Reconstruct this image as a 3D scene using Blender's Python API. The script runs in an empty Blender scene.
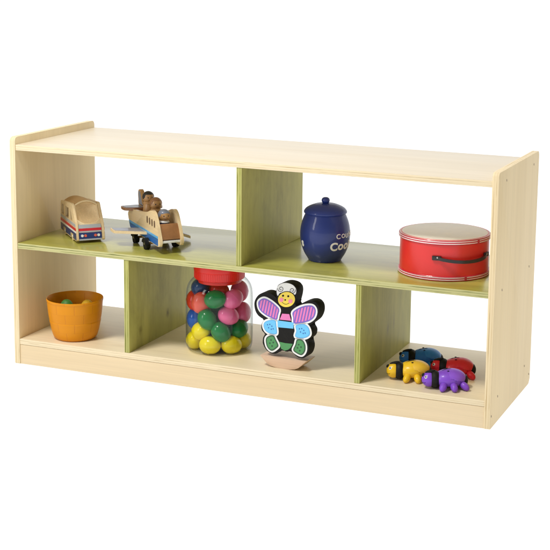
import bpy, bmesh, math, random
from mathutils import Vector, Matrix
R = math.radians
PI = math.pi
random.seed(7)
sc = bpy.context.scene
COL = sc.collection

# ------------------------------------------------------------------ dimensions (metres)
W, D, H = 1.22, 0.3746, 0.5703
T = 0.0149            # side panel thickness
TB = 0.0142           # board thickness
ZT, ZM, ZB = 0.5521, 0.3082, 0.0650   # upper faces of the three boards
XD = (0.6045, 0.3097, 0.8998)         # left faces of the dividers
TD = 0.0135

# ------------------------------------------------------------------ materials
def new_mat(name):
    m = bpy.data.materials.new(name); m.use_nodes = True
    nt = m.node_tree; b = nt.nodes['Principled BSDF']
    return m, nt, b
def N(nt, t, **k):
    n = nt.nodes.new(t)
    for a, v in k.items(): setattr(n, a, v)
    return n
def ramp(nt, stops, interp='LINEAR'):
    r = N(nt, 'ShaderNodeValToRGB'); cr = r.color_ramp; cr.interpolation = interp
    while len(cr.elements) < len(stops): cr.elements.new(0.5)
    for e, (p, c) in zip(cr.elements, stops):
        e.position = p; e.color = (c[0], c[1], c[2], 1) if not isinstance(c, (int, float)) else (c, c, c, 1)
    return r
def coords(nt, scale=(1, 1, 1), rand=True):
    tc = N(nt, 'ShaderNodeTexCoord'); mp = N(nt, 'ShaderNodeMapping'); mp.inputs['Scale'].default_value = scale
    if rand:
        oi = N(nt, 'ShaderNodeObjectInfo'); ml = N(nt, 'ShaderNodeVectorMath', operation='SCALE')
        ml.inputs[0].default_value = (3.1, 5.7, 4.3); nt.links.new(oi.outputs['Random'], ml.inputs['Scale'])
        ad = N(nt, 'ShaderNodeVectorMath', operation='ADD')
        nt.links.new(tc.outputs['Object'], ad.inputs[0]); nt.links.new(ml.outputs[0], ad.inputs[1])
        nt.links.new(ad.outputs[0], mp.inputs['Vector'])
    else:
        nt.links.new(tc.outputs['Object'], mp.inputs['Vector'])
    return mp
def noise(nt, vec, scale, detail=4, rough=.55, dist=0):
    n = N(nt, 'ShaderNodeTexNoise'); n.inputs['Scale'].default_value = scale
    n.inputs['Detail'].default_value = detail; n.inputs['Roughness'].default_value = rough
    n.inputs['Distortion'].default_value = dist
    nt.links.new(vec.outputs[0], n.inputs['Vector']); return n
def mixc(nt, a, b, fac, mode='MIX'):
    m = N(nt, 'ShaderNodeMix', data_type='RGBA', blend_type=mode)
    for s, v in ((m.inputs[6], a), (m.inputs[7], b), (m.inputs[0], fac)):
        if hasattr(v, 'links') or hasattr(v, 'is_linked'): nt.links.new(v, s)
        elif isinstance(v, (tuple, list)): s.default_value = (*v, 1)
        else: s.default_value = v
    return m
def wood(name, light, dark, axis='z', rough=.42, coat=0.0, knots=0.0, knot_col=(.1, .06, .02), k=1.0, fine=.35, coat_rough=.1, spec=.5, spots=(), streak=.09, mottle=0.0):
    """veneer: long soft figure along the grain axis, fine fibres, a few small knots"""
    m, nt, b = new_mat(name)
    s = {'x': (.9, 9, 9), 'y': (9, .9, 9), 'z': (9, 9, .9)}[axis]
    mp = coords(nt, tuple(v * k for v in s))
    n1 = noise(nt, mp, 1.0, 3, .5, .6)
    r1 = ramp(nt, [(.3, light), (.72, dark)]); nt.links.new(n1.outputs['Fac'], r1.inputs[0])
    s2 = {'x': (6, 420, 420), 'y': (420, 6, 420), 'z': (420, 420, 6)}[axis]
    mp2 = coords(nt, s2); n2 = noise(nt, mp2, 1.0, 4, .6)
    r2 = ramp(nt, [(.35, 1.0), (.75, 1 - fine * .35)]); nt.links.new(n2.outputs['Fac'], r2.inputs[0])
    mx = mixc(nt, r1.outputs[0], r2.outputs[0], 1.0, 'MULTIPLY')
    out = mx.outputs[2]
    s4 = {'x': (2.2, 70, 70), 'y': (70, 2.2, 70), 'z': (70, 70, 2.2)}[axis]
    n4 = noise(nt, coords(nt, s4), 1.0, 3, .65, .8); r4 = ramp(nt, [(.38, 1.0), (.66, 1 - streak)]); nt.links.new(n4.outputs['Fac'], r4.inputs[0])
    out = mixc(nt, out, r4.outputs[0], 1.0, 'MULTIPLY').outputs[2]
    if mottle > 0:                      # uneven take-up of the stain
        s5 = {'x': (7, 20, 20), 'y': (20, 7, 20), 'z': (20, 20, 7)}[axis]
        n5 = noise(nt, coords(nt, s5), 1.0, 5, .7, .4); r5 = ramp(nt, [(.34, 1.0), (.50, 1 - mottle * .35), (.68, 1 - mottle)]); nt.links.new(n5.outputs['Fac'], r5.inputs[0])
        out = mixc(nt, out, r5.outputs[0], 1.0, 'MULTIPLY').outputs[2]
    if knots > 0:
        s3 = {'x': (4, 9, 9), 'y': (9, 4, 9), 'z': (9, 9, 4)}[axis]
        mp3 = coords(nt, s3); vo = N(nt, 'ShaderNodeTexVoronoi'); vo.inputs['Scale'].default_value = 1.0
        nt.links.new(mp3.outputs[0], vo.inputs['Vector'])
        r3 = ramp(nt, [(.03, knots), (.13, 0.0)]); nt.links.new(vo.outputs['Distance'], r3.inputs[0])
        out = mixc(nt, out, knot_col, r3.outputs[0]).outputs[2]
    for (c, rad, amt, kc) in spots:
        t2 = N(nt, 'ShaderNodeTexCoord'); su = N(nt, 'ShaderNodeVectorMath', operation='SUBTRACT'); su.inputs[1].default_value = c
        nt.links.new(t2.outputs['Object'], su.inputs[0])
        ml2 = N(nt, 'ShaderNodeVectorMath', operation='MULTIPLY'); ml2.inputs[1].default_value = tuple(1 / q for q in rad); nt.links.new(su.outputs[0], ml2.inputs[0])
        nz = noise(nt, coords(nt, (1, 1, 1), False), 60, 2, .5); ad2 = N(nt, 'ShaderNodeVectorMath', operation='LENGTH'); nt.links.new(ml2.outputs[0], ad2.inputs[0])
        su2 = N(nt, 'ShaderNodeMath', operation='MULTIPLY_ADD'); su2.inputs[1].default_value = 1.0
        nt.links.new(ad2.outputs['Value'], su2.inputs[0]); nt.links.new(nz.outputs['Fac'], su2.inputs[2])
        rk = ramp(nt, [(.62, amt), (1.0, amt * .45), (1.0, 0)]); 
        mrk = N(nt, 'ShaderNodeMapRange'); mrk.inputs[1].default_value = .55; mrk.inputs[2].default_value = 1.6; mrk.inputs[3].default_value = amt; mrk.inputs[4].default_value = 0
        nt.nodes.remove(rk); nt.links.new(su2.outputs[0], mrk.inputs[0])
        out = mixc(nt, out, kc, mrk.outputs[0]).outputs[2]
    nt.links.new(out, b.inputs['Base Color']); b.inputs['Specular IOR Level'].default_value = spec
    b.inputs['Roughness'].default_value = rough
    b.inputs['Coat Weight'].default_value = coat; b.inputs['Coat Roughness'].default_value = coat_rough
    bp = N(nt, 'ShaderNodeBump'); bp.inputs['Strength'].default_value = .06; bp.inputs['Distance'].default_value = .001
    nt.links.new(n2.outputs['Fac'], bp.inputs['Height']); nt.links.new(bp.outputs[0], b.inputs['Normal'])
    return m
def ply_edge(name, light, dark, dab, axis, lines, dabs=.55, lo=0.0, faint=.35):
    """cut edge of plywood: nearly even, with one or two thin broken glue lines (heights in metres) and dabs of end grain"""
    m, nt, b = new_mat(name)
    tc = N(nt, 'ShaderNodeTexCoord'); sp = N(nt, 'ShaderNodeSeparateXYZ')
    nt.links.new(tc.outputs['Object'], sp.inputs[0]); src = sp.outputs['XYZ'.index(axis.upper())]
    sc_ = {'x': (700, 30, 7), 'z': (7, 30, 700)}[axis]
    n = noise(nt, coords(nt, sc_), 1.0, 3, .6)
    sw = {'x': (60, 10, 3), 'z': (3, 10, 60)}[axis]
    nw = noise(nt, coords(nt, sw), 1.0, 2, .5)
    wob = N(nt, 'ShaderNodeMath', operation='MULTIPLY_ADD'); wob.inputs[1].default_value = .0022; nt.links.new(nw.outputs['Fac'], wob.inputs[0]); nt.links.new(src, wob.inputs[2])
    base = ramp(nt, [(.3, light), (.75, tuple(l * .7 + d * .3 for l, d in zip(light, dark)))]); nt.links.new(n.outputs['Fac'], base.inputs[0])
    out = base.outputs[0]
    for k, (h, w_) in enumerate(lines):
        su = N(nt, 'ShaderNodeMath', operation='SUBTRACT'); su.inputs[1].default_value = h + .0011; nt.links.new(wob.outputs[0], su.inputs[0])
        ab = N(nt, 'ShaderNodeMath', operation='ABSOLUTE'); nt.links.new(su.outputs[0], ab.inputs[0])
        mr = N(nt, 'ShaderNodeMapRange'); mr.inputs[1].default_value = w_ * .4; mr.inputs[2].default_value = w_; mr.inputs[3].default_value = 1; mr.inputs[4].default_value = 0
        nt.links.new(ab.outputs[0], mr.inputs[0])
        nb = noise(nt, coords(nt, {'x': (40, 9, 9), 'z': (9, 9, 40)}[axis]), 1.0 + k * .37, 3, .6)
        rb = ramp(nt, [(.40, faint * .25), (.62, faint + dabs * .6)]); nt.links.new(nb.outputs['Fac'], rb.inputs[0])
        mu = N(nt, 'ShaderNodeMath', operation='MULTIPLY'); nt.links.new(mr.outputs[0], mu.inputs[0]); nt.links.new(rb.outputs[0], mu.inputs[1])
        out = mixc(nt, out, dark if k else dab, mu.outputs[0]).outputs[2]
    rr = ramp(nt, [(.64, 0.0), (.76, dabs)])
    n3 = noise(nt, coords(nt, {'x': (350, 60, 16), 'z': (16, 60, 350)}[axis]), 1.0, 2, .6); nt.links.new(n3.outputs['Fac'], rr.inputs[0])
    out = mixc(nt, out, dab, rr.outputs[0]).outputs[2]
    nt.links.new(out, b.inputs['Base Color']); b.inputs['Roughness'].default_value = .5; b.inputs['Specular IOR Level'].default_value = .3
    return m
def plain(name, col, rough=.4, coat=0.0, var=.06, metallic=0.0, scale=40, coat_rough=.05, bump=0.0, sss=0.0):
    m, nt, b = new_mat(name)
    mp = coords(nt); n = noise(nt, mp, scale, 4, .6)
    lo = tuple(c * (1 - var) for c in col); hi = tuple(min(1, c * (1 + var)) for c in col)
    r = ramp(nt, [(.3, lo), (.7, hi)]); nt.links.new(n.outputs['Fac'], r.inputs[0])
    nt.links.new(r.outputs[0], b.inputs['Base Color'])
    rr = ramp(nt, [(.3, rough * .85), (.7, min(1, rough * 1.15))]); nt.links.new(n.outputs['Fac'], rr.inputs[0])
    nt.links.new(rr.outputs[0], b.inputs['Roughness'])
    b.inputs['Coat Weight'].default_value = coat; b.inputs['Coat Roughness'].default_value = coat_rough
    b.inputs['Metallic'].default_value = metallic
    if sss: b.inputs['Subsurface Weight'].default_value = sss; b.inputs['Subsurface Scale'].default_value = .01
    if bump:
        bp = N(nt, 'ShaderNodeBump'); bp.inputs['Strength'].default_value = bump; bp.inputs['Distance'].default_value = .002
        nt.links.new(n.outputs['Fac'], bp.inputs['Height']); nt.links.new(bp.outputs[0], b.inputs['Normal'])
    return m

BL, BD = (.80, .66, .44), (.70, .55, .34)
M = {}
M['birch_x'] = wood('birch_veneer_long', (.76, .665, .505), (.71, .605, .435), 'x', .40, .2, .25, (.55, .38, .2), coat_rough=.3, fine=.2, streak=.06)
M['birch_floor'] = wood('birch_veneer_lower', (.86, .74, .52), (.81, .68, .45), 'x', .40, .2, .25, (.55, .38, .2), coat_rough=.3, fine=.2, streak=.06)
M['birch_z'] = wood('birch_veneer_upright', (.80, .64, .375), (.73, .57, .315), 'z', .5, 0, .12, (.5, .34, .18), fine=.18, spec=.25, streak=.045)
M['kick'] = wood('birch_veneer_kickboard', (.83, .68, .45), (.76, .60, .37), 'x', .45, .1, 0.0, coat_rough=.3, fine=.2, spec=.35, streak=.05)
LX = [(.0045, .0007), (.0105, .0006)]
M['edge_x'] = ply_edge('plywood_edge_upright', (.84, .71, .46), (.56, .40, .19), (.45, .30, .12), 'x', LX, dabs=.5, faint=.5)
M['edge_xr'] = ply_edge('plywood_edge_upright_right', (.80, .66, .42), (.58, .42, .21), (.42, .28, .11), 'x', [(W - T + h, w_ * 1.2) for h, w_ in LX], dabs=.5, faint=.75)
def level_lines(z): return [(z - .0046, .0009), (z - .0102, .0007)]
for nm, z in (('top', ZT), ('bottom', ZB)):
    M['edge_' + nm] = ply_edge('plywood_edge_' + nm, (.83, .71, .49), (.56, .42, .21), (.36, .25, .10), 'z', level_lines(z), dabs=.55, faint=.5)
M['kick_edge'] = ply_edge('plywood_edge_kick', (.80, .68, .46), (.62, .48, .28), (.42, .30, .14), 'z', [], dabs=.2)
GL, GD = (.50, .49, .105), (.42, .41, .07)
M['green_x'] = wood('green_stained_veneer_long', GL, GD, 'x', .28, .5, .1, (.2, .2, .03), coat_rough=.12, fine=.3, streak=.12, mottle=.22)
gv = dict(fine=.25, spec=.3, streak=.10, mottle=.26)
M['green_z'] = wood('green_stained_veneer_upright', (.46, .43, .105), (.38, .36, .075), 'z', .5, 0, 0, **gv)
M['green_z2'] = wood('green_stained_veneer_knotty', (.46, .43, .105), (.38, .36, .075), 'z', .5, 0, 0, **gv,
    spots=[((.3232, .201, .118), (.02, .009, .013), .75, (.09, .075, .012)), ((.3232, .059, .107), (.02, .010, .013), .6, (.12, .10, .015))])
M['green_z3'] = wood('green_stained_veneer_streaky', (.46, .43, .105), (.38, .36, .075), 'z', .5, 0, 0, **gv,
    spots=[((.9133, .196, .147), (.02, .007, .022), .5, (.13, .10, .10)), ((.9133, .240, .152), (.02, .006, .026), .4, (.13, .10, .10))])
M['gedge_mid'] = ply_edge('green_plywood_edge_shelf', (.58, .55, .26), (.15, .17, .02), (.09, .11, .01), 'z', level_lines(ZM), dabs=.8, faint=.85)
for i, x in enumerate(XD):
    M['gedge_x%d' % i] = ply_edge('green_plywood_edge_divider', (.50, .48, .16), (.18, .20, .02), (.12, .13, .01), 'x', [(x + .0032, .0013), (x + .0092, .0011)], dabs=.7, faint=.9)
M['plug'] = plain('screw_cap_metal', (.30, .24, .17), .5, var=.3, metallic=.3)

M['scoop'] = wood('toy_birch_scoop', (.86, .66, .38), (.80, .58, .31), 'x', .55, 0, k=3, spec=.25)
M['roof'] = wood('toy_birch_roof', (.66, .44, .21), (.58, .37, .17), 'x', .6, 0, k=3, spec=.2)
M['pine'] = wood('toy_pine', (.87, .69, .41), (.78, .58, .31), 'x', .4, .3, k=3, coat_rough=.15)
M['tan'] = wood('toy_beech', (.60, .34, .13), (.50, .26, .09), 'z', .4, .3, k=3, coat_rough=.15)
M['brown'] = wood('toy_walnut', (.38, .17, .06), (.28, .12, .04), 'x', .4, .3, k=3, coat_rough=.15)
M['rosewood'] = wood('toy_pinkish_beech', (.80, .58, .42), (.74, .50, .34), 'x', .5, 0, k=3)
def P(n, c, r=.35, coat=.3, **k):
    M[n] = plain(n, c, r, coat, **k)
P('window_brown', (.12, .07, .035), .6, 0); P('navy_paint', (.012, .035, .16)); P('red_paint', (.60, .02, .03)); P('grey_paint', (.42, .45, .48)); P('white_paint', (.80, .80, .78))
P('orange_paint', (.75, .12, .06)); P('blue_paint', (.02, .13, .42)); P('sky_paint', (.10, .40, .75)); P('slate_paint', (.22, .25, .33))
P('black_paint', (.007, .0065, .006), .6, 0, var=.2); P('black_rubber', (.008, .008, .008), .6, 0, var=.2)
for q in ('black_paint', 'black_rubber'): M[q].node_tree.nodes['Principled BSDF'].inputs['Specular IOR Level'].default_value = .22
P('dark_hair', (.02, .018, .016), .5, .1); P('skin_paint', (.58, .30, .14), .45, .1)
P('violet_paint', (.17, .10, .50)); P('pink_paint', (.75, .18, .46)); P('light_blue_paint', (.13, .52, .86)); P('leaf_green_paint', (.05, .26, .07))
P('dark_green_paint', (.008, .07, .02)); P('face_yellow_paint', (.88, .66, .05)); P('cheek_pink_paint', (.86, .25, .36))
P('cobalt_glaze', (.007, .026, .19), .5, .4, coat_rough=.07, var=.03, scale=6)
P('cream_lettering', (.88, .87, .85), .5, 0)
P('drum_red', (.74, .020, .018), .38, .25, coat_rough=.25, scale=12); P('drum_band_red', (.52, .02, .045), .35, .3)
P('drum_stripe', (.90, .80, .80), .4, .2); P('drum_skin', (.88, .84, .73), .45, .3, coat_rough=.3, scale=30, bump=.05)
P('strap_black', (.012, .011, .011), .42, .15, var=.3, bump=.15, scale=200); P('rivet_metal', (.55, .55, .56), .25, 0, metallic=1)
P('lid_red', (.78, .016, .010), .35, .1)
for n, c in (('egg_yellow', (.90, .74, .01)), ('egg_green', (.004, .20, .045)), ('egg_blue', (.01, .12, .58)), ('egg_navy', (.015, .05, .16)),
             ('egg_red', (.74, .02, .012)), ('egg_salmon', (.84, .11, .07)), ('egg_pink', (.84, .14, .34))):
    P(n, c, .22, .2, sss=.03)
    M[n].node_tree.nodes['Principled BSDF'].inputs['Specular IOR Level'].default_value = .3
P('fruit_green', (.05, .20, .03), .6, 0); P('fruit_yellow', (.80, .46, .02), .6, 0); P('fruit_orange', (.7, .25, .03))
for n, c in (('bug_yellow', (.84, .52, .02)), ('bug_purple', (.22, .07, .58)), ('bug_blue', (.02, .19, .75)), ('bug_red', (.74, .02, .035)), ('bug_light_blue', (.03, .24, .85)),
             ('bug_dark_red', (.72, .02, .035)), ('bug_violet', (.25, .09, .62)), ('bug_gold', (.82, .50, .04))):
    P(n, c, .4, .15)
    M[n].node_tree.nodes['Principled BSDF'].inputs['Specular IOR Level'].default_value = .3

# woven plastic pot: relief of staves and bands from a brick pattern laid round the wall (UV)
m, nt, b = new_mat('orange_woven_plastic')
tc = N(nt, 'ShaderNodeTexCoord'); mp = N(nt, 'ShaderNodeMapping'); nt.links.new(tc.outputs['UV'], mp.inputs['Vector'])
mp.inputs['Scale'].default_value = (1, 1, 1)
br = N(nt, 'ShaderNodeTexBrick'); br.inputs['Scale'].default_value = 1
br.inputs['Brick Width'].default_value = 1 / 9; br.inputs['Row Height'].default_value = .235; br.inputs['Mortar Size'].default_value = .0035
br.inputs['Mortar Smooth'].default_value = .6
br.inputs['Color1'].default_value = (.70, .265, .004, 1); br.inputs['Color2'].default_value = (.66, .24, .003, 1); br.inputs['Mortar'].default_value = (.62, .22, .008, 1)
nt.links.new(mp.outputs[0], br.inputs['Vector'])
nt.links.new(br.outputs['Color'], b.inputs['Base Color'])
bp = N(nt, 'ShaderNodeBump'); bp.inputs['Strength'].default_value = .28; bp.inputs['Distance'].default_value = .0012; bp.invert = True
nt.links.new(br.outputs['Fac'], bp.inputs['Height']); nt.links.new(bp.outputs[0], b.inputs['Normal'])
b.inputs['Roughness'].default_value = .45; b.inputs['Specular IOR Level'].default_value = .25
M['pot'] = m

m, nt, b = new_mat('clear_plastic')       # thin walled: see-through with a fresnel gloss
nt.nodes.remove(b); tr = N(nt, 'ShaderNodeBsdfTransparent'); gl = N(nt, 'ShaderNodeBsdfGlossy'); gl.inputs['Roughness'].default_value = .04
lw = N(nt, 'ShaderNodeLayerWeight'); lw.inputs['Blend'].default_value = .35
rt = ramp(nt, [(0, (.985, .99, .985)), (.62, (.94, .95, .94)), (.88, (.72, .74, .73)), (1, (.45, .47, .46))]); nt.links.new(lw.outputs['Facing'], rt.inputs[0]); nt.links.new(rt.outputs[0], tr.inputs['Color'])
fp_ = N(nt, 'ShaderNodeMath', operation='POWER'); fp_.inputs[1].default_value = 4.0; nt.links.new(lw.outputs['Facing'], fp_.inputs[0]); lw.inputs['Blend'].default_value = .5
fr_ = N(nt, 'ShaderNodeMath', operation='MULTIPLY_ADD'); fr_.inputs[1].default_value = .42; fr_.inputs[2].default_value = .014; nt.links.new(fp_.outputs[0], fr_.inputs[0])
mx_ = N(nt, 'ShaderNodeMixShader'); nt.links.new(fr_.outputs[0], mx_.inputs[0]); nt.links.new(tr.outputs[0], mx_.inputs[1]); nt.links.new(gl.outputs[0], mx_.inputs[2])
nt.links.new(mx_.outputs[0], nt.nodes['Material Output'].inputs['Surface'])
M['clear'] = m

# ------------------------------------------------------------------ mesh helpers
def mkobj(name, bm, mats, parent=None, smooth=35, label=None):
    me = bpy.data.meshes.new(name); bmesh.ops.recalc_face_normals(bm, faces=bm.faces[:]) if smooth != 'keep' else None
    bm.to_mesh(me); bm.free()
    for mm in (mats if isinstance(mats, (list, tuple)) else [mats]): me.materials.append(M[mm])
    if smooth:
        me.polygons.foreach_set('use_smooth', [True] * len(me.polygons))
        me.set_sharp_from_angle(angle=R(35 if smooth == 'keep' else smooth))
    o = bpy.data.objects.new(name, me); COL.objects.link(o)
    if parent is not None: o.parent = parent
    if label: o['label'] = label
    return o
def empty(name, loc, rz, label, cat, group=None):
    o = bpy.data.objects.new(name, None); COL.objects.link(o); o.empty_display_size = .03
    o.location = loc; o.rotation_euler = (0, 0, rz); o['label'] = label; o['category'] = cat
    if group: o['group'] = group
    return o
def box(bm, x0, x1, y0, y1, z0, z1, bev=0.0, mi=0):
    r = bmesh.ops.create_cube(bm, size=1.0); vs = r['verts']
    for v in vs: v.co = Vector((x0 + (v.co.x + .5) * (x1 - x0), y0 + (v.co.y + .5) * (y1 - y0), z0 + (v.co.z + .5) * (z1 - z0)))
    fs = {f for v in vs for f in v.link_faces}
    for f in fs: f.material_index = mi
    if bev: bmesh.ops.bevel(bm, geom=list({e for v in vs for e in v.link_edges}), offset=bev, segments=2, affect='EDGES', profile=.6)
def prism(bm, pts, frame, t0, t1, mi=0, bev=0.0, smooth_bev=2):
    """polygon pts in (a,b) extruded from t0 to t1; frame maps (a,b,t)->Vector"""
    lo = [bm.verts.new(frame(a, b_, t0)) for a, b_ in pts]; hi = [bm.verts.new(frame(a, b_, t1)) for a, b_ in pts]
    n = len(pts); fs = [bm.faces.new(lo), bm.faces.new(hi[::-1])]
    for i in range(n): fs.append(bm.faces.new((lo[i], hi[i], hi[(i + 1) % n], lo[(i + 1) % n])))
    for f in fs: f.material_index = mi
    if bev:
        es = list(fs[0].edges) + list(fs[1].edges)
        bmesh.ops.bevel(bm, geom=es, offset=bev, segments=smooth_bev, affect='EDGES', profile=.5)
    return fs
def lathe(bm, prof, seg=64, mi=0, uv=False, c=(0, 0)):
    rings = []
    for r, z in prof:
        if r < 1e-6: rings.append([bm.verts.new((c[0], c[1], z))])
        else: rings.append([bm.verts.new((c[0] + r * math.cos(2 * PI * i / seg), c[1] + r * math.sin(2 * PI * i / seg), z)) for i in range(seg)])
    L = bm.loops.layers.uv.verify() if uv else None
    for k in range(len(rings) - 1):
        A, B = rings[k], rings[k + 1]
        for i in range(seg):
            j = (i + 1) % seg
            if len(A) == 1 and len(B) == 1: continue
            if len(A) == 1: f = bm.faces.new((A[0], B[j], B[i])) if False else bm.faces.new((A[0], B[i], B[j])); us = (i, i, i + 1); ks = (k, k + 1, k + 1)
            elif len(B) == 1: f = bm.faces.new((A[i], B[0], A[j])); us = (i, i, i + 1); ks = (k, k + 1, k)
            else: f = bm.faces.new((A[i], B[i], B[j], A[j])); us = (i, i, i + 1, i + 1); ks = (k, k + 1, k + 1, k)
            f.material_index = mi
            if uv:
                for lp, u, q in zip(f.loops, us, ks): lp[L].uv = (u / seg, (prof[q][1] - uv[0]) / (uv[1] - uv[0]))
def ell(bm, c, s, mi=0, u=28, v=18, rot=None):
    r = bmesh.ops.create_uvsphere(bm, u_segments=u, v_segments=v, radius=1.0)
    for w in r['verts']:
        p = Vector((w.co.x * s[0], w.co.y * s[1], w.co.z * s[2]))
        if rot: p = rot @ p
        w.co = p + Vector(c)
    for f in {f for w in r['verts'] for f in w.link_faces}: f.material_index = mi
    return r['verts']
def cyl(bm, p0, p1, r0, r1=None, seg=32, mi=0, bev=0.0):
    r1 = r0 if r1 is None else r1; p0, p1 = Vector(p0), Vector(p1); d = p1 - p0
    q = d.to_track_quat('Z', 'Y').to_matrix()
    r = bmesh.ops.create_cone(bm, cap_ends=True, segments=seg, radius1=r0, radius2=r1, depth=d.length)
    mid = (p0 + p1) / 2
    for w in r['verts']: w.co = q @ w.co + mid
    fs = {f for w in r['verts'] for f in w.link_faces}
    for f in fs: f.material_index = mi
    if bev:
        es = {e for f in fs if len(f.verts) > 4 for e in f.edges}
        bmesh.ops.bevel(bm, geom=list(es), offset=bev, segments=2, affect='EDGES', profile=.5)
def tube(bm, pts, rad, seg=10, mi=0):
    pts = [Vector(p) for p in pts]; rings = []
    for i, p in enumerate(pts):
        d = (pts[min(i + 1, len(pts) - 1)] - pts[max(i - 1, 0)]).normalized()
        q = d.to_track_quat('Z', 'Y').to_matrix()
        rings.append([bm.verts.new(p + q @ Vector((rad * math.cos(2 * PI * k / seg), rad * math.sin(2 * PI * k / seg), 0))) for k in range(seg)])
    for a, b_ in zip(rings, rings[1:]):
        for k in range(seg): bm.faces.new((a[k], a[(k + 1) % seg], b_[(k + 1) % seg], b_[k])).material_index = mi
    bm.faces.new(rings[0][::-1]).material_index = mi; bm.faces.new(rings[-1]).material_index = mi
def catmull(pts, n=6, closed=True):
    out = []; L = len(pts)
    for i in range(L if closed else L - 1):
        if closed: p0, p1, p2, p3 = (Vector(pts[(i + k - 1) % L]) for k in range(4))
        else: p0, p1, p2, p3 = (Vector(pts[min(max(i + k - 1, 0), L - 1)]) for k in range(4))
        for j in range(n):
            t = j / n
            out.append(tuple(.5 * ((2 * p1) + (p2 - p0) * t + (2 * p0 - 5 * p1 + 4 * p2 - p3) * t * t + (3 * p1 - p0 - 3 * p2 + p3) * t ** 3)))
    if not closed: out.append(tuple(pts[-1]))
    return out
def area2(p): return .5 * sum(p[i][0] * p[(i + 1) % len(p)][1] - p[(i + 1) % len(p)][0] * p[i][1] for i in range(len(p)))
def offset(pts, d):
    """move a closed outline outwards by d (inwards for d<0)"""
    s = 1 if area2(pts) > 0 else -1; out = []; n = len(pts)
    for i in range(n):
        a, b_, c = Vector(pts[i - 1]), Vector(pts[i]), Vector(pts[(i + 1) % n])
        e1, e2 = (b_ - a).normalized(), (c - b_).normalized()
        n1 = Vector((e1.y, -e1.x)) * s; n2 = Vector((e2.y, -e2.x)) * s; nn = (n1 + n2)
        nn = nn.normalized() if nn.length > 1e-6 else n1
        out.append(tuple(b_ + nn * d / max(.5, nn.dot(n1))))
    return out
def clip(poly, nx, ny, c):
    out = []; n = len(poly)
    for i in range(n):
        a, b_ = poly[i], poly[(i + 1) % n]
        fa, fb = a[0] * nx + a[1] * ny - c, b_[0] * nx + b_[1] * ny - c
        if fa >= 0: out.append(a)
        if (fa >= 0) != (fb >= 0):
            t = fa / (fa - fb); out.append((a[0] + (b_[0] - a[0]) * t, a[1] + (b_[1] - a[1]) * t))
    return out

# ------------------------------------------------------------------ THE SHELF
shelf = empty('toy_shelf', (0, 0, 0), 0, 'low open birch plywood shelf unit with green stained middle shelf and dividers', 'shelf unit')
def side_profile():
    def arc(cx, cy, r, a0, a1, n=6): return [(cx + r * math.cos(R(a0 + (a1 - a0) * i / n)), cy + r * math.sin(R(a0 + (a1 - a0) * i / n))) for i in range(n + 1)]
    p = arc(.004, .004, .004, 180, 270, 3)
    p += [(D - .014, 0), (D - .010, .0015), (D - .0015, .010), (D, .014)]
    p += arc(D - .009, H - .009, .009, 0, 90)
    p += arc(.010, H - .010, .010, 90, 180)
    return p
for x0 in (0.0, W - T):
    bm = bmesh.new()
    prism(bm, side_profile(), lambda a, b_, t: Vector((t, a, b_)), x0, x0 + T, bev=.0012)
    bm.normal_update()
    for f in bm.faces: f.material_index = 0 if abs(f.normal.x) > .8 else 1
    mkobj('side_panel', bm, ['birch_z', 'edge_xr' if x0 else 'edge_x'], shelf)
def board(name, x0, x1, y0, y1, z0, z1, face, edge, ax, bev=.0012):
    bm = bmesh.new(); box(bm, x0, x1, y0, y1, z0, z1, bev)
    bm.normal_update()
    for f in bm.faces:
        n_ = f.normal
        if ax == 'z': f.material_index = 0 if abs(n_.z) > .8 else 1
        elif ax == 'x': f.material_index = 0 if abs(n_.x) > .8 else 1
        else: f.material_index = 0 if abs(n_.y) > .8 else 1
    return mkobj(name, bm, [face, edge], shelf)
board('top_board', T, W - T, .0015, D - .001, ZT - TB, ZT, 'birch_x', 'edge_top', 'z')
board('middle_shelf', T, W - T, .0015, D - .001, ZM - TB, ZM, 'green_x', 'gedge_mid', 'z')
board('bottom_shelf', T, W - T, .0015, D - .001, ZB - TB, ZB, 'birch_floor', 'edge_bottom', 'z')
board('divider', XD[0], XD[0] + TD, .003, D - .002, ZM, ZT - TB, 'green_z', 'gedge_x0', 'x')
board('divider', XD[1], XD[1] + TD, .003, D - .002, ZB, ZM - TB, 'green_z2', 'gedge_x1', 'x')
board('divider', XD[2], XD[2] + TD, .003, D - .002, ZB, ZM - TB, 'green_z3', 'gedge_x2', 'x')
board('kickboard', T, W - T, .0025, .0165, .0005, ZB - TB - .0006, 'kick', 'kick_edge', 'y')
board('kickboard', T, W - T, D - .0165, D - .003, .0005, ZB - TB - .0006, 'kick', 'kick_edge', 'y')
for y, z in ((.066, .5452), (.323, .5446), (.061, .302), (.316, .302), (.058, .0598), (.310, .0596), (.0075, .029), (.3602, .0256)):
    bm = bmesh.new(); cyl(bm, (W - .002, y, z), (W + .0004, y, z), .0026, seg=20, bev=.0004); mkobj('screw_cap', bm, 'plug', shelf)
for y, z in ((.066, .5452), (.323, .5446), (.061, .302), (.316, .302), (.058, .0598), (.310, .0596)):
    bm = bmesh.new(); cyl(bm, (-.0004, y, z), (.002, y, z), .0026, seg=20, bev=.0004); mkobj('screw_cap', bm, 'plug', shelf)

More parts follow.
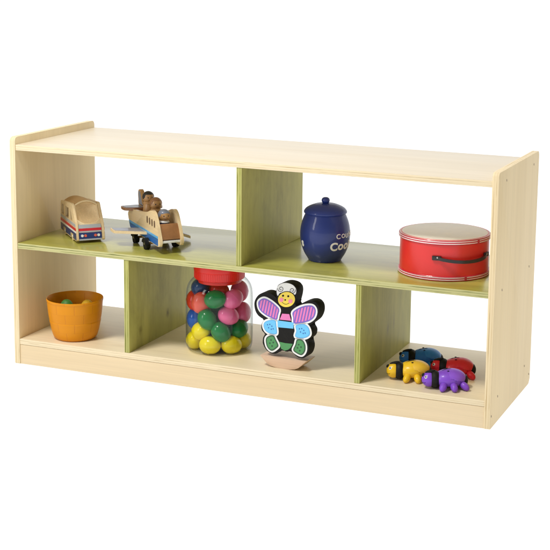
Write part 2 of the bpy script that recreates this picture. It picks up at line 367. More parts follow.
# ------------------------------------------------------------------ TOY BUS
def toy_bus():
    t = empty('toy_bus', (.1178, .1364, ZM), R(-45), 'light wooden toy bus with red and navy stripes and open windows on the green shelf', 'toy bus')
    hw, th = .0355, .006
    prof = [(-.0825, .010), (-.0795, .0065), (-.060, .006)]
    def arch(cx): return [(cx - .0125 * math.cos(PI * i / 10), .006 + .0125 * math.sin(PI * i / 10)) for i in range(11)]
    prof += arch(-.042) + arch(.036) + [(.0795, .006), (.0822, .009), (.0775, .034), (.0715, .049), (.0385, .090), (.034, .0925), (-.074, .083), (-.0805, .079), (-.0825, .072)]
    wins = [(-.0775, -.0505), (-.029, .002)]
    for s in (-1, 1):
        # panel with window openings: built from the outline minus three rounded slots, via a boolean-free strip layout
        bm = bmesh.new()
        zl, zh = .0495, .0760
        F = lambda a, b_, q: Vector((a, q, b_))
        y0, y1 = (hw - th, hw) if s > 0 else (-hw, -hw + th)
        low = clip(prof, 0, -1, -zl); prism(bm, low, F, y0, y1)
        up = clip(prof, 0, 1, zh); prism(bm, up, F, y0, y1)
        mid = clip(clip(prof, 0, 1, zl), 0, -1, -zh)
        cuts = [(-9, -.0755), (-.0495, -.0310), (.0015, .019)]
        for a, b_ in cuts:
            q = clip(clip(mid, 1, 0, a), -1, 0, -b_)
            if len(q) > 2: prism(bm, q, F, y0, y1)
        # slanted windscreen pillar
        q = clip(mid, 1, .8, .0435 + .8 * zl); prism(bm, q, F, y0, y1)
        bmesh.ops.remove_doubles(bm, verts=bm.verts[:], dist=1e-5)
        side = mkobj('side_panel', bm, 'pine', t)
        yo0, yo1 = (hw, hw + .0006) if s > 0 else (-hw - .0006, -hw)
        def band(z0, z1, mat, k):
            bm = bmesh.new(); q = clip(clip(offset(prof, -.0004), 0, 1, z0), 0, -1, -z1)
            prism(bm, q, F, *((yo0, yo1 + k) if s > 0 else (yo0 - k, yo1))); return mkobj('painted_stripe', bm, mat, side)
        band(.0400, .0470, 'grey_paint', 0); band(.0305, .0372, 'red_paint', .0001); band(.0255, .0305, 'white_paint', 0); band(.0195, .0255, 'navy_paint', .0001)
        # navy skirt broken by the wheel arches
        for a, b_ in ((-.0820, -.0560), (-.0280, .0220), (.0500, .0818)):
            bm = bmesh.new(); q = clip(clip(clip(clip(offset(prof, -.0004), 0, 1, .0085), 0, -1, -.0195), 1, 0, a), -1, 0, -b_)
            prism(bm, q, F, yo0, yo1); mkobj('painted_stripe', bm, 'navy_paint', side)
    # front: lower panel leaning back, with concave upper edge
    iw = hw - th
    def fx(z): return .0822 - (z - .006) * .255 if z < .049 else .0712 - (z - .049) * .8
    bm = bmesh.new()
    n = 16; top = []
    for i in range(n + 1):
        y = -iw + 2 * iw * i / n; top.append((y, .0465 + .011 * abs(y / iw) ** 2.2))
    vf = [[], [], [], []]
    for (y, zt) in top:
        for k, (z, dx) in enumerate(((.007, 0), (zt, 0), (zt, -.006), (.007, -.006))): vf[k].append(bm.verts.new((fx(z) + dx - .0008, y, z)))
    for i in range(n):
        for k in range(4): bm.faces.new((vf[k][i], vf[k][i + 1], vf[(k + 1) % 4][i + 1], vf[(k + 1) % 4][i]))
    bm.faces.new([vf[k][0] for k in range(4)]); bm.faces.new([vf[k][n] for k in range(3, -1, -1)])
    fp = mkobj('front_panel', bm, 'pine', t)
    def fband(z0, z1, mat, w=iw - .0012, k=0):
        bm = bmesh.new(); vs = []
        for z in (z0, z1):
            for dx in (.0, .0008 + k): vs.append([bm.verts.new((fx(z) - .0008 + dx, y, z)) for y in (-w, w)])
        a, b_, c, d = vs
        for f in ((a[0], a[1], b_[1], b_[0]), (b_[0], b_[1], d[1], d[0]), (d[0], d[1], c[1], c[0]), (c[0], c[1], a[1], a[0]), (a[0], b_[0], d[0], c[0]), (a[1], c[1], d[1], b_[1])): bm.faces.new(f)
        return mkobj('painted_stripe', bm, mat, fp)
    fband(.0075, .0110, 'grey_paint'); fband(.0110, .0255, 'navy_paint', k=.0001); fband(.0265, .0298, 'grey_paint'); fband(.0298, .0362, 'red_paint', k=.0001); fband(.0362, .0450, 'grey_paint')
    for y, mt in ((-.0205, 'white_paint'), (-.0125, 'orange_paint'), (.0125, 'orange_paint'), (.0205, 'white_paint')):
        bm = bmesh.new(); x = fx(.0185); cyl(bm, (x - .001, y, .0185), (x + .0010, y, .0188), .0034, seg=20, bev=.0003); mkobj('headlight', bm, mt, fp)
    # scooped windscreen and vaulted roof
    bm = bmesh.new(); nu, nv = 18, 14; g = []
    for i in range(nv + 1):
        row = []
        for j in range(nu + 1):
            y = -iw + 2 * iw * j / nu; q = 1 - (y / iw) ** 2
            zb_ = .040; zt_ = .086 + .0115 * q
            z = zb_ + (zt_ - zb_) * i / nv
            dep = .021 * math.sqrt(max(q, 0)) * (1 - .55 * (i / nv) ** 2) + .001
            row.append(bm.verts.new((fx(min(z, .088)) - .004 - dep * (.55 + .45 * math.sin(PI * min(1, i / nv * 1.05))), y, z)))
        g.append(row)
    for i in range(nv):
        for j in range(nu): bm.faces.new((g[i][j], g[i][j + 1], g[i + 1][j + 1], g[i + 1][j]))
    ws = mkobj('windscreen', bm, 'scoop', t); ws.modifiers.new('s', 'SOLIDIFY').thickness = .002
    bm = bmesh.new(); rows = []
    for (x, lift) in ((-.079, -.004), (-.04, 0), (0, .002), (.0365, .003)):
        ring = []
        for j in range(nu + 1):
            y = -iw + 2 * iw * j / nu; q = 1 - (y / iw) ** 2
            ring.append((x, y, .0835 + lift + .0125 * q))
        rows.append(ring)
    up = [[bm.verts.new(v) for v in r] for r in rows]; dn = [[bm.verts.new((v[0], v[1], v[2] - .005)) for v in r] for r in rows]
    for a in range(3):
        for j in range(nu):
            bm.faces.new((up[a][j], up[a][j + 1], up[a + 1][j + 1], up[a + 1][j])); bm.faces.new((dn[a][j], dn[a + 1][j], dn[a + 1][j + 1], dn[a][j + 1]))
        for j in (0, nu): bm.faces.new((up[a][j], up[a + 1][j], dn[a + 1][j], dn[a][j]))
    for a in (0, 3):
        for j in range(nu): bm.faces.new((up[a][j], dn[a][j], dn[a][j + 1], up[a][j + 1]))
    mkobj('roof', bm, 'roof', t)
    # pale rim following the windscreen opening
    bm = bmesh.new(); pts = []
    for j in range(25):
        y = -iw + .0006 + (2 * iw - .0012) * j / 24; q = 1 - (y / iw) ** 2; z = .0862 + .0115 * q; pts.append((fx(.088) - .0035, y, z))
    tube(bm, pts, .0022, 8); mkobj('windscreen_rim', bm, 'pine', t)
    bm = bmesh.new(); box(bm, -.0815, -.0765, -iw, iw, .008, .080, .001); mkobj('rear_panel', bm, 'pine', t)
    bm = bmesh.new(); box(bm, -.0765, .068, -iw, iw, .0145, .0195); mkobj('floor_board', bm, 'pine', t)
    for x in (-.042, .036):
        for s in (-1, 1):
            bm = bmesh.new(); cyl(bm, (x, s * .0215, .0105), (x, s * .0345, .0105), .0105, seg=32, bev=.001); wh = mkobj('wheel', bm, 'pine', t)
            bm = bmesh.new(); cyl(bm, (x, s * .034, .0105), (x, s * .0355, .0105), .003, seg=16, bev=.0004); mkobj('hub_cap', bm, 'white_paint', wh)
toy_bus()

# ------------------------------------------------------------------ TOY AEROPLANE
HD = R(-42); NOSE = Vector((.4145, .0500, ZM)); PX = .115
hd = Vector((math.cos(HD), math.sin(HD), 0)); PO = NOSE - hd * PX
def toy_plane():
    t = empty('toy_plane', PO, HD, 'wooden toy aeroplane with blue belly, grey wings and brown nose block on the green shelf', 'toy plane')
    prof = [(-.002, .021), (.000, .027), (-.001, .036), (-.008, .050), (-.018, .068), (-.029, .085), (-.038, .094), (-.050, .0985), (-.066, .0965), (-.086, .090), (-.115, .085), (-.150, .081), (-.195, .077),
            (-.226, .067), (-.230, .060), (-.223, .045), (-.214, .030), (-.206, .0265), (-.19, .0245), (-.06, .020), (-.012, .0185)]
    prof = [(a + PX, b_) for a, b_ in prof]; prof_s = catmull(prof, 4)
    hw, th = .031, .008
    F = lambda a, b_, q: Vector((a, q, b_))
    for s in (-1, 1):
        y0, y1 = (hw - th, hw) if s > 0 else (-hw, -hw + th)
        bm = bmesh.new(); prism(bm, prof_s, F, y0, y1, bev=.0015); side = mkobj('fuselage_side', bm, 'pine', t)
        ya, yb = (hw, hw + .0006) if s > 0 else (-hw - .0006, -hw)
        inn = offset(prof_s, -.0017)
        bm = bmesh.new(); q = clip(clip(inn, -.02, -1, -.0375 - .02 * PX), -1, 0, -(PX - .010)); prism(bm, q, F, ya, yb); mkobj('painted_belly', bm, 'blue_paint', side)
        q = clip(clip(clip(inn, .02, 1, .0345 + .02 * PX), -.02, -1, -.0425 - .02 * PX), -1, 0, -(PX - .011)); bm = bmesh.new(); prism(bm, q, F, ya, yb + (.0001 if s > 0 else 0)); mkobj('painted_belly', bm, 'sky_paint', side)
        for k in range(4):
            a = PX - .034 - k * .0170; z = .0690 + k * .0008
            bm = bmesh.new(); pr = catmull([(a - .0034, z - .0068), (a + .0034, z - .0068), (a + .0026, z + .0068), (a - .0040, z + .0068)], 4)
            prism(bm, pr, F, ya, yb + (.0001 if s > 0 else 0)); mkobj('window', bm, 'window_brown', side)
    iw = hw - th
    # nose block, white under-strip, floor, tail block
    bm = bmesh.new()
    blk = catmull([(PX - .007, .034), (PX - .006, .040), (PX - .012, .054), (PX - .019, .066), (PX - .023, .0695), (PX - .027, .069), (PX - .030, .064), (PX - .030, .034)], 4)
    prism(bm, blk, F, -iw, iw); mkobj('nose_block', bm, 'brown', t)
    bm = bmesh.new(); box(bm, PX - .026, PX - .004, -iw, iw, .0265, .0325, .001); mkobj('nose_strip', bm, 'white_paint', t)
    bm = bmesh.new(); box(bm, PX - .20, PX - .026, -iw, iw, .0285, .0345); mkobj('floor_board', bm, 'tan', t)
    bm = bmesh.new(); box(bm, PX - .222, PX - .185, -iw, iw, .050, .0735, .001); tb = mkobj('tail_block', bm, 'tan', t)
    # wings: the near one level, the far one leaning down
    def wing(s, droop, nm='wing'):
        def pt(x, y, z): return Vector((x + PX, s * y, z - droop * max(0, y - .031)))
        out = [(-.088, .0315), (-.130, .098), (-.135, .100), (-.166, .098), (-.168, .094), (-.145, .0315)]
        bm = bmesh.new(); lo = [bm.verts.new(pt(a, b_, .0335)) for a, b_ in out]; hi = [bm.verts.new(pt(a, b_, .0400)) for a, b_ in out]
        bm.faces.new(lo); bm.faces.new(hi[::-1])
        for i in range(len(out)): bm.faces.new((lo[i], hi[i], hi[(i + 1) % len(out)], lo[(i + 1) % len(out)]))
        w_ = mkobj(nm, bm, 'pine', t)
        o2 = offset(out, -.003); bm = bmesh.new()
        lo = [bm.verts.new(pt(a, b_, .0400)) for a, b_ in o2]; hi = [bm.verts.new(pt(a, b_, .0407)) for a, b_ in o2]
        bm.faces.new(lo); bm.faces.new(hi[::-1])
        for i in range(len(o2)): bm.faces.new((lo[i], hi[i], hi[(i + 1) % len(o2)], lo[(i + 1) % len(o2)]))
        mkobj('painted_top', bm, 'slate_paint', w_)
    wing(-1, 0.0); wing(1, .42)
    # tail plane and fin
    st = catmull([(PX - .185, 0), (PX - .194, .042), (PX - .202, .050), (PX - .224, .050), (PX - .230, .044), (PX - .228, 0), (PX - .230, -.044), (PX - .224, -.050), (PX - .202, -.050), (PX - .194, -.042)], 3)
    G = lambda a, b_, q: Vector((a, b_, q))
    bm = bmesh.new(); prism(bm, st, G, .0745, .0815, bev=.001); tp = mkobj('tail_plane', bm, 'brown', t)
    bm = bmesh.new(); prism(bm, offset(st, -.004), G, .0815, .0821); mkobj('painted_top', bm, 'slate_paint', tp)
    fin = catmull([(PX - .188, .082), (PX - .197, .096), (PX - .206, .116), (PX - .213, .122), (PX - .224, .121), (PX - .229, .113), (PX - .226, .092), (PX - .224, .082)], 4)
    bm = bmesh.new(); prism(bm, fin, F, -.0045, .0045, bev=.001); fn = mkobj('fin', bm, 'tan', t)
    for s in (-1, 1):
        bm = bmesh.new(); fi = offset(fin, -.004); prism(bm, fi, F, *((.0045, .005) if s > 0 else (-.005, -.0045))); mkobj('painted_patch', bm, 'slate_paint', fn)
    # wheels
    for x in (-.075, -.155):
        bm = bmesh.new(); cyl(bm, (PX + x, -.036, .0145), (PX + x, .036, .0145), .003, seg=16); mkobj('axle', bm, 'tan', t)
        for s in (-1, 1):
            bm = bmesh.new(); cyl(bm, (PX + x, s * .0335, .0145), (PX + x, s * .0425, .0145), .0142, seg=40, bev=.0022); w_ = mkobj('wheel', bm, 'black_rubber', t)
            bm = bmesh.new(); cyl(bm, (PX + x, s * .0425, .0145), (PX + x, s * .0435, .0145), .0028, seg=16, bev=.0003); mkobj('hub_cap', bm, 'rivet_metal', w_)
toy_plane()
def peg(s, y, topz, r, label, headmat, hairmat, bodymat, face=True, cap=.35, collar='tan'):
    p = PO + hd * (PX + s) + Vector((-hd.y, hd.x, 0)) * y
    t = empty('toy_figure', (p.x, p.y, ZM + .0345), HD, label, 'toy figure', 'peg figures riding in the toy plane')
    h = topz - .0345; hz = h - r
    bm = bmesh.new(); lathe(bm, [(0, 0), (r * .98, 0), (r * 1.02, .002), (r * 1.0, (hz - r * .9) * .7), (r * .72, hz - r * .85), (r * .55, hz - r * .6), (0, hz - r * .6)], 32)
    mkobj('body', bm, bodymat, t)
    bm = bmesh.new(); lathe(bm, [(r * .80, hz - r * .95), (r * .92, hz - r * 1.02), (r * .74, hz - r * .72), (r * .66, hz - r * .8)], 32); mkobj('collar', bm, collar, t)
    bm = bmesh.new(); ell(bm, (0, 0, hz), (r, r, r)); hdm = mkobj('head', bm, headmat, t)
    bm = bmesh.new(); ell(bm, (-r * .10, 0, hz + r * .10), (r * 1.04, r * 1.05, r * 1.03))
    for v in [v for v in bm.verts if v.co.x > r * (.55 if face else .9) - (v.co.z - hz) * -.0 and v.co.z < hz + r * cap or v.co.z < hz - r * .35]:
        bm.verts.remove(v)
    hh = mkobj('hair', bm, hairmat, hdm); hh.modifiers.new('s', 'SOLIDIFY').thickness = .0006
    if face:
        for q in (-1, 1):
            bm = bmesh.new(); a = q * .38 ; ell(bm, (r * math.cos(a) * .97, r * math.sin(a), hz + r * .10), (.0010, .0014, .0018), u=12, v=8); mkobj('eye', bm, 'dark_hair', hdm)
        bm = bmesh.new(); ell(bm, (r * 1.0, 0, hz - r * .12), (.0012, .0012, .0012), u=12, v=8); mkobj('nose', bm, 'brown', hdm)
        bm = bmesh.new(); tube(bm, [(r * .90 * math.cos(a) + .0002, r * .92 * math.sin(a), hz - r * .42 + .0015 * abs(a) ** 2 * 4) for a in [x * .1 for x in range(-4, 5)]], .0005, 6); mkobj('mouth', bm, 'dark_hair', hdm)
peg(-.052, 0, .0985, .0145, 'wooden peg pilot with grey cap sitting behind the brown nose block of the toy plane', 'tan', 'slate_paint', 'navy_paint', cap=.45, collar='white_paint')
peg(-.118, .003, .1165, .0150, 'brown headed peg passenger in the middle of the toy plane, behind its pilot', 'tan', 'brown', 'tan', cap=.55)
peg(-.158, -.002, .1255, .0140, 'dark haired peg passenger at the back of the toy plane beside its fin', 'tan', 'dark_hair', 'tan', cap=.5)

# ------------------------------------------------------------------ COOKIE JAR
CAMP = Vector((1.9482, -2.8905, 1.0409))
def cam_az(x, y): return math.atan2(CAMP.y - y, CAMP.x - x)
JBODY = catmull([(.0385, .001), (.0418, .007), (.0495, .020), (.0560, .038), (.0589, .058), (.0582, .077), (.0548, .093), (.0503, .105), (.0465, .1135)], 8, closed=False)
def jar_r(z):
    for (ra, a), (rb, b_) in zip(JBODY, JBODY[1:]):
        if a <= z <= b_ + 1e-9: return ra + (rb - ra) * (z - a) / max(1e-9, b_ - a)
    return JBODY[-1][0]
JX, JY = .767, .1507
cj = empty('cookie_jar', (JX, JY, ZM), 0, 'round cobalt blue ceramic cookie jar with knobbed lid and white lettering', 'cookie jar')
body = JBODY
bm = bmesh.new(); lathe(bm, [(0, .0008), (.036, 0)] + body + [(.0430, .1135), (.0430, .105), (.050, .08), (.050, .03), (0, .012)], 96); mkobj('jar_body', bm, 'cobalt_glaze', cj)
bm = bmesh.new()
lid = catmull([(.0488, .1125), (.0508, .1150), (.0503, .1185), (.0455, .1245), (.0360, .1300), (.0240, .1343), (.0120, .1362), (.0062, .1360)], 5, closed=False)
lathe(bm, [(0, .1150), (.0420, .1150), (.0420, .1128)] + lid + [(0, .1366)], 96); ld = mkobj('lid', bm, 'cobalt_glaze', cj)
bm = bmesh.new(); lathe(bm, [(0, .1330), (.0066, .1335)] + catmull([(.0066, .1345), (.0076, .137), (.0094, .141), (.0096, .1440), (.0080, .1478), (.0045, .1500)], 4, closed=False) + [(0, .1504)], 48); mkobj('knob', bm, 'cobalt_glaze', ld)
def letter_mesh(ch, size, bold):
    cu = bpy.data.curves.new('glyph', 'FONT'); cu.body = ch; cu.size = size; cu.offset = bold; cu.resolution_u = 6
    o = bpy.data.objects.new('glyph', cu); COL.objects.link(o); dg = bpy.context.evaluated_depsgraph_get(); dg.update()
    me = bpy.data.meshes.new_from_object(o.evaluated_get(dg)); bpy.data.objects.remove(o); bpy.data.curves.remove(cu)
    return me
def wrap_text(name, letters, base_az, z0, size, bold, rfun, cz, serif=0.0):
    """letters: (char, azimuth offset in degrees, scale, rise)"""
    bm = bmesh.new()
    for ch, az, k, rise in letters:
        me = letter_mesh(ch, size * k, bold); b2 = bmesh.new(); b2.from_mesh(me); bpy.data.meshes.remove(me)
        bmesh.ops.triangulate(b2, faces=b2.faces[:])
        for _ in range(2):
            le = [e for e in b2.edges if e.calc_length() > .0022]
            if le: bmesh.ops.subdivide_edges(b2, edges=le, cuts=2); bmesh.ops.triangulate(b2, faces=b2.faces[:])
        ext = bmesh.ops.extrude_face_region(b2, geom=b2.faces[:])
        for v in [g for g in ext['geom'] if isinstance(g, bmesh.types.BMVert)]: v.co.z += .0007
        mp_ = {}
        for v in b2.verts:
            z = cz + z0 + rise + v.co.y; r = rfun(z) - .0001 + v.co.z; a = base_az + R(az) + v.co.x / .057
            mp_[v.index] = bm.verts.new((r * math.cos(a), r * math.sin(a), z))
        for f in b2.faces:
            try: bm.faces.new([mp_[v.index] for v in f.verts])
            except ValueError: pass
        b2.free()
    return bm
az = cam_az(JX, JY)
for row, z0, size, bold in ((
        [('C', 12, 1.0, 0), ('o', 32, 1.08, .001), ('o', 50, 1.08, .001), ('k', 68, 1.0, .001), ('i', 120, 1, 0), ('e', 180, 1, 0), ('s', 290, 1.0, .005)], .0330, .0270, .0009),
        ([('C', 26, 1, 0), ('O', 40, .86, .001), ('U', 53, .9, .0), ('N', 67, 1, .001), ('T', 80, 1, 0), ('R', 92, 1, 0), ('Y', 104, 1, 0)], .0610, .0160, .0003)):
    for L_ in row:
        mkobj('letter', wrap_text('letter', [L_], az, z0, size, bold, jar_r, 0), 'cream_lettering', cj)

# ------------------------------------------------------------------ DRUM
DX, DY = 1.0584, .1549
dr = empty('toy_drum', (DX, DY, ZM), 0, 'flat red toy drum with beige skin and black carrying strap', 'drum')
bm = bmesh.new(); lathe(bm, [(0, .002), (.100, .002), (.1018, .004), (.1018, .092), (.100, .094), (0, .094)], 128); mkobj('drum_body', bm, 'drum_red', dr)
def hoop(z0, z1):
    bm = bmesh.new(); lathe(bm, [(.1015, z0), (.1036, z0), (.1046, z0 + .0012), (.1046, z1 - .0012), (.1036, z1), (.1015, z1), (.1015, z0)], 128)
    h = mkobj('hoop', bm, 'drum_band_red', dr)
    for zz in (z0 + (z1 - z0) * .30, z0 + (z1 - z0) * .72):
        bm = bmesh.new(); lathe(bm, [(.1042, zz - .0010), (.1050, zz - .0008), (.1050, zz + .0008), (.1042, zz + .0010)], 128); mkobj('white_stripe', bm, 'drum_stripe', h)
    a = cam_az(DX, DY) + R(46 if z0 > .05 else 28)
    q = Matrix.Rotation(a, 3, 'Z'); bm = bmesh.new(); box(bm, .1040, .1057, -.0030, .0030, z0 + .0006, z1 - .0006, .0005)
    for v in bm.verts: v.co = q @ v.co
    mkobj('hoop_joint', bm, 'drum_band_red', h)
hoop(.0005, .0115); hoop(.0820, .0930)
bm = bmesh.new(); lathe(bm, [(0, .0944), (.098, .0940), (.1020, .0930), (.1020, .0900)], 128); mkobj('drum_skin', bm, 'drum_skin', dr)
a0 = cam_az(DX, DY) + R(-8); a1 = a0 + R(72)
bm = bmesh.new(); n = 28; rings = []
for i in range(n + 1):
    t = i / n; a = a0 + (a1 - a0) * t; r = .1030 + .0135 * math.sin(PI * t) ** .6; z = .0525 - .0055 * math.sin(PI * t)
    th, hh = .0018, .0036
    rings.append([bm.verts.new(((r + dx) * math.cos(a), (r + dx) * math.sin(a), z + dz)) for dx, dz in ((-th, -hh), (th, -hh), (th, hh), (-th, hh))])
for A, B in zip(rings, rings[1:]):
    for k in range(4): bm.faces.new((A[k], A[(k + 1) % 4], B[(k + 1) % 4], B[k]))
bm.faces.new(rings[0][::-1]); bm.faces.new(rings[-1])
st = mkobj('carrying_strap', bm, 'strap_black', dr)
for a, q in ((a0, -1), (a1, 1)):
    rot = Matrix.Rotation(a + q * R(1.0), 3, 'Z')
    bm = bmesh.new(); box(bm, .1015, .1066, -.0105, .0105, .0478, .0580, .0016)
    for v in bm.verts: v.co = rot @ v.co
    mkobj('strap_mount', bm, 'strap_black', dr)
    bm = bmesh.new(); ell(bm, (.1064, -q * .002, .0540), (.0014, .0022, .0022), u=16, v=10)
    for v in bm.verts: v.co = rot @ v.co
    mkobj('rivet', bm, 'rivet_metal', dr)

# ------------------------------------------------------------------ ORANGE POT
PXc, PYc = .131, .0734
pot = empty('woven_pot', (PXc, PYc, ZB), R(-100), 'orange plastic pot with woven basket relief at the left of the bottom shelf', 'pot')
wall = catmull([(.0490, .0010), (.0530, .0050), (.0566, .014), (.0598, .026), (.0618, .037), (.0636, .0450), (.0634, .0480), (.0648, .055), (.0668, .070), (.0682, .085), (.0690, .0935), (.0700, .0965), (.0702, .1005)], 4, closed=False)
bm = bmesh.new(); lathe(bm, [(0, .0015), (.044, 0)] + wall + [(.0694, .1020), (.0682, .1005), (.0660, .080), (.0610, .045), (.0545, .014), (.046, .007), (0, .0065)], 128, uv=(0, .102))
mkobj('pot_wall', bm, 'pot', pot)
def fruit(name, x, y, r, h, mat, label, grp):
    t = empty(name, (x, y, ZB + .0072), random.random() * 6, label, 'play fruit', grp)
    bm = bmesh.new(); lathe(bm, [(0, .0006)] + [(r * math.sin(PI * (.06 + .88 * i / 20)) ** .8 * (1.06 - .18 * i / 20), h * (.5 - .5 * math.cos(PI * (.06 + .88 * i / 20)))) for i in range(21)] + [(0, h * .985)], 40)
    mkobj('fruit_skin', bm, mat, t)
fruit('play_fruit', .1140, .0620, .023, .0900, 'fruit_green', 'green play fruit showing over the rim inside the orange pot', 'play fruit in the orange pot')
fruit('play_fruit', .1600, .0840, .023, .0890, 'fruit_yellow', 'yellow play fruit showing over the rim inside the orange pot', 'play fruit in the orange pot')

# ------------------------------------------------------------------ EGG JAR AND EGGS
EX, EY = .5016, .1305
ej = empty('candy_jar', (EX, EY, ZB), 0, 'clear round plastic jar with red screw lid, filled with coloured eggs', 'jar')
outer = catmull([(.0700, .0006), (.0765, .0040), (.0798, .0110), (.0813, .0250), (.0818, .060), (.0818, .110), (.0812, .138), (.0795, .152), (.0750, .1640), (.0670, .1740), (.0590, .1790), (.0560, .1815)], 4, closed=False) + [(.0560, .200)]
inner = [(r - .0016, z) for r, z in outer if z > .008]
bm = bmesh.new()
lathe(bm, [(0, .0020), (.050, .0018), (.064, .0003)] + outer + [(.0544, .200)] + inner[::-1][1:] + [(.074, .0060), (.066, .0040), (0, .0042)], 96)
mkobj('jar_wall', bm, 'clear', ej)
bm = bmesh.new()
lathe(bm, [(.0570, .1790), (.0602, .1786), (.0612, .1800), (.0613, .1980), (.0625, .1995), (.0625, .2150), (.0610, .2190), (.0570, .2205), (0, .2205)], 96)
lidr = mkobj('screw_lid', bm, 'lid_red', ej)
bm = bmesh.new(); lathe(bm, [(0, .1960), (.0530, .1960), (.0540, .1700), (.0520, .1690), (.0505, .1700), (.0505, .1940), (0, .1940)], 96); mkobj('lid_plug', bm, 'lid_red', lidr)
# small ribs round the lid
bm = bmesh.new()
for i in range(72):
    a = 2 * PI * i / 72; q = Matrix.Rotation(a, 3, 'Z'); n0 = len(bm.verts)
    b2 = bmesh.new(); box(b2, .0606, .0617, -.0009, .0009, .1805, .1975, .0003)
    vm = {v.index: bm.verts.new(q @ v.co) for v in b2.verts}
    b2.verts.ensure_lookup_table()
    for f in b2.faces: bm.faces.new([vm[v.index] for v in f.verts])
    b2.free()
mkobj('lid_ribs', bm, 'lid_red', lidr)
eggs = [
 ('yellow', .5025, .0750, .0875, 'left of the two big yellow eggs lying at the front of the jar bottom'),
 ('yellow', .5477, .0997, .0875, 'right of the two big yellow eggs lying at the front of the jar bottom'),
 ('yellow', .4500, .1020, .0875, 'yellow egg at the left edge of the jar bottom, under the blue egg'),
 ('yellow', .5535, .1518, .0875, 'yellow egg at the right edge of the jar bottom, under the dark green egg'),
 ('yellow', .4735, .0860, .1166, 'yellow egg half hidden between the blue egg and the left big yellow egg'),
 ('green', .5276, .0824, .1217, 'green egg resting on the two big yellow eggs at the front of the jar'),
 ('green', .5555, .1252, .1218, 'green egg at the right side of the jar under the lower pink eggs'),
 ('green', .4950, .0752, .1512, 'green egg at the middle of the jar under the salmon egg'),
 ('green', .5140, .0790, .2010, 'topmost green egg, just below the red lid between red and pink eggs'),
 ('blue', .4480, .1092, .1404, 'bright blue egg at the left side of the jar'),
 ('navy', .4600, .1100, .2180, 'dark navy egg at the top left of the jar beside the red lid'),
 ('red', .4455, .1120, .1860, 'red egg at the left side of the jar under the navy egg'),
 ('salmon', .4747, .0820, .1868, 'salmon red egg beside the red egg, above the middle green egg'),
 ('pink', .5416, .0958, .1603, 'lower pink egg at the front of the jar, above the green eggs'),
 ('pink', .5535, .1500, .1550, 'lower pink egg at the right wall of the jar'),
 ('pink', .5488, .1052, .1990, 'upper pink egg at the front of the jar, right of the topmost green egg'),
 ('pink', .5460, .1500, .2080, 'topmost pink egg at the right wall of the jar beside the lid'),
 ('blue', .5088, .1177, .0885, 'blue egg in the core of the jar bottom, behind the big yellow eggs'),
 ('yellow', .4785, .1810, .0875, 'yellow egg at the back of the jar bottom, left'),
 ('green', .4493, .1490, .0875, 'green egg at the back of the jar bottom near the left divider'),
 ('red', .5219, .1821, .0875, 'red egg at the back of the jar bottom'),
 ('pink', .5197, .1488, .1190, 'pink egg in the core of the jar above the blue one'),
 ('yellow', .4606, .1679, .1290, 'yellow egg at the back of the jar, middle height'),
 ('green', .4900, .1296, .1370, 'green egg in the core of the jar, middle height'),
 ('pink', .5001, .1840, .1300, 'pink egg at the back wall of the jar, middle height'),
 ('green', .4950, .1300, .1800, 'green egg in the core of the jar, high up under the lid'),
 ('yellow', .5160, .1500, .1640, 'yellow egg in the core of the jar, behind the pink eggs'),
 ('red', .4680, .1550, .1700, 'red egg at the back of the jar behind the salmon egg'),
 ('pink', .5000, .1740, .1760, 'pink egg at the back of the jar, high up'),
 ('red', .5010, .1270, .2130, 'red egg directly under the lid plug, behind the topmost green egg'),
 ('yellow', .5360, .1560, .1000, 'yellow egg in the core of the jar bottom, right of the blue one'),
]
egg_spin = [0, 12, 40, 30, 20, 50, 20, 60, 10, 75, 20, 50, 80, 25, 60, -30, 65, 0, 10, 30, 5, 40, 0, 20, 10, 5, 20, 30, 10, 15, 5]
for i, (c, x, y, z, lab) in enumerate(eggs):
    t = empty('plastic_egg', (x, y, z), 0, lab, 'plastic egg', 'plastic eggs in the clear jar')
    a = math.atan2(y - EY, x - EX) + PI / 2
    rot = (Matrix.Rotation(a, 3, 'Z') @ Matrix.Rotation(R(egg_spin[i] * (1 if i % 2 else -1)), 3, 'Y')).to_3x3()
    for nm, sgn in (('egg_half', 1), ('egg_half', -1)):
        bm = bmesh.new(); prof = []
        for k in range(13):
            th = (PI / 2) * k / 12; L = .0282 if sgn > 0 else .0262
            prof.append((.0222 * math.cos(th) if k else .0223, L * math.sin(th)))
        prof[-1] = (0, prof[-1][1])
        if sgn > 0: prof = [(.0217, -.0004), (.0226, .0), (.0226, .0018)] + prof[2:]
        lathe(bm, prof, 40)
        for v in bm.verts:
            p = Vector((v.co.z * sgn, v.co.x, v.co.y)); v.co = rot @ p
        mkobj(nm, bm, 'egg_' + c, t)

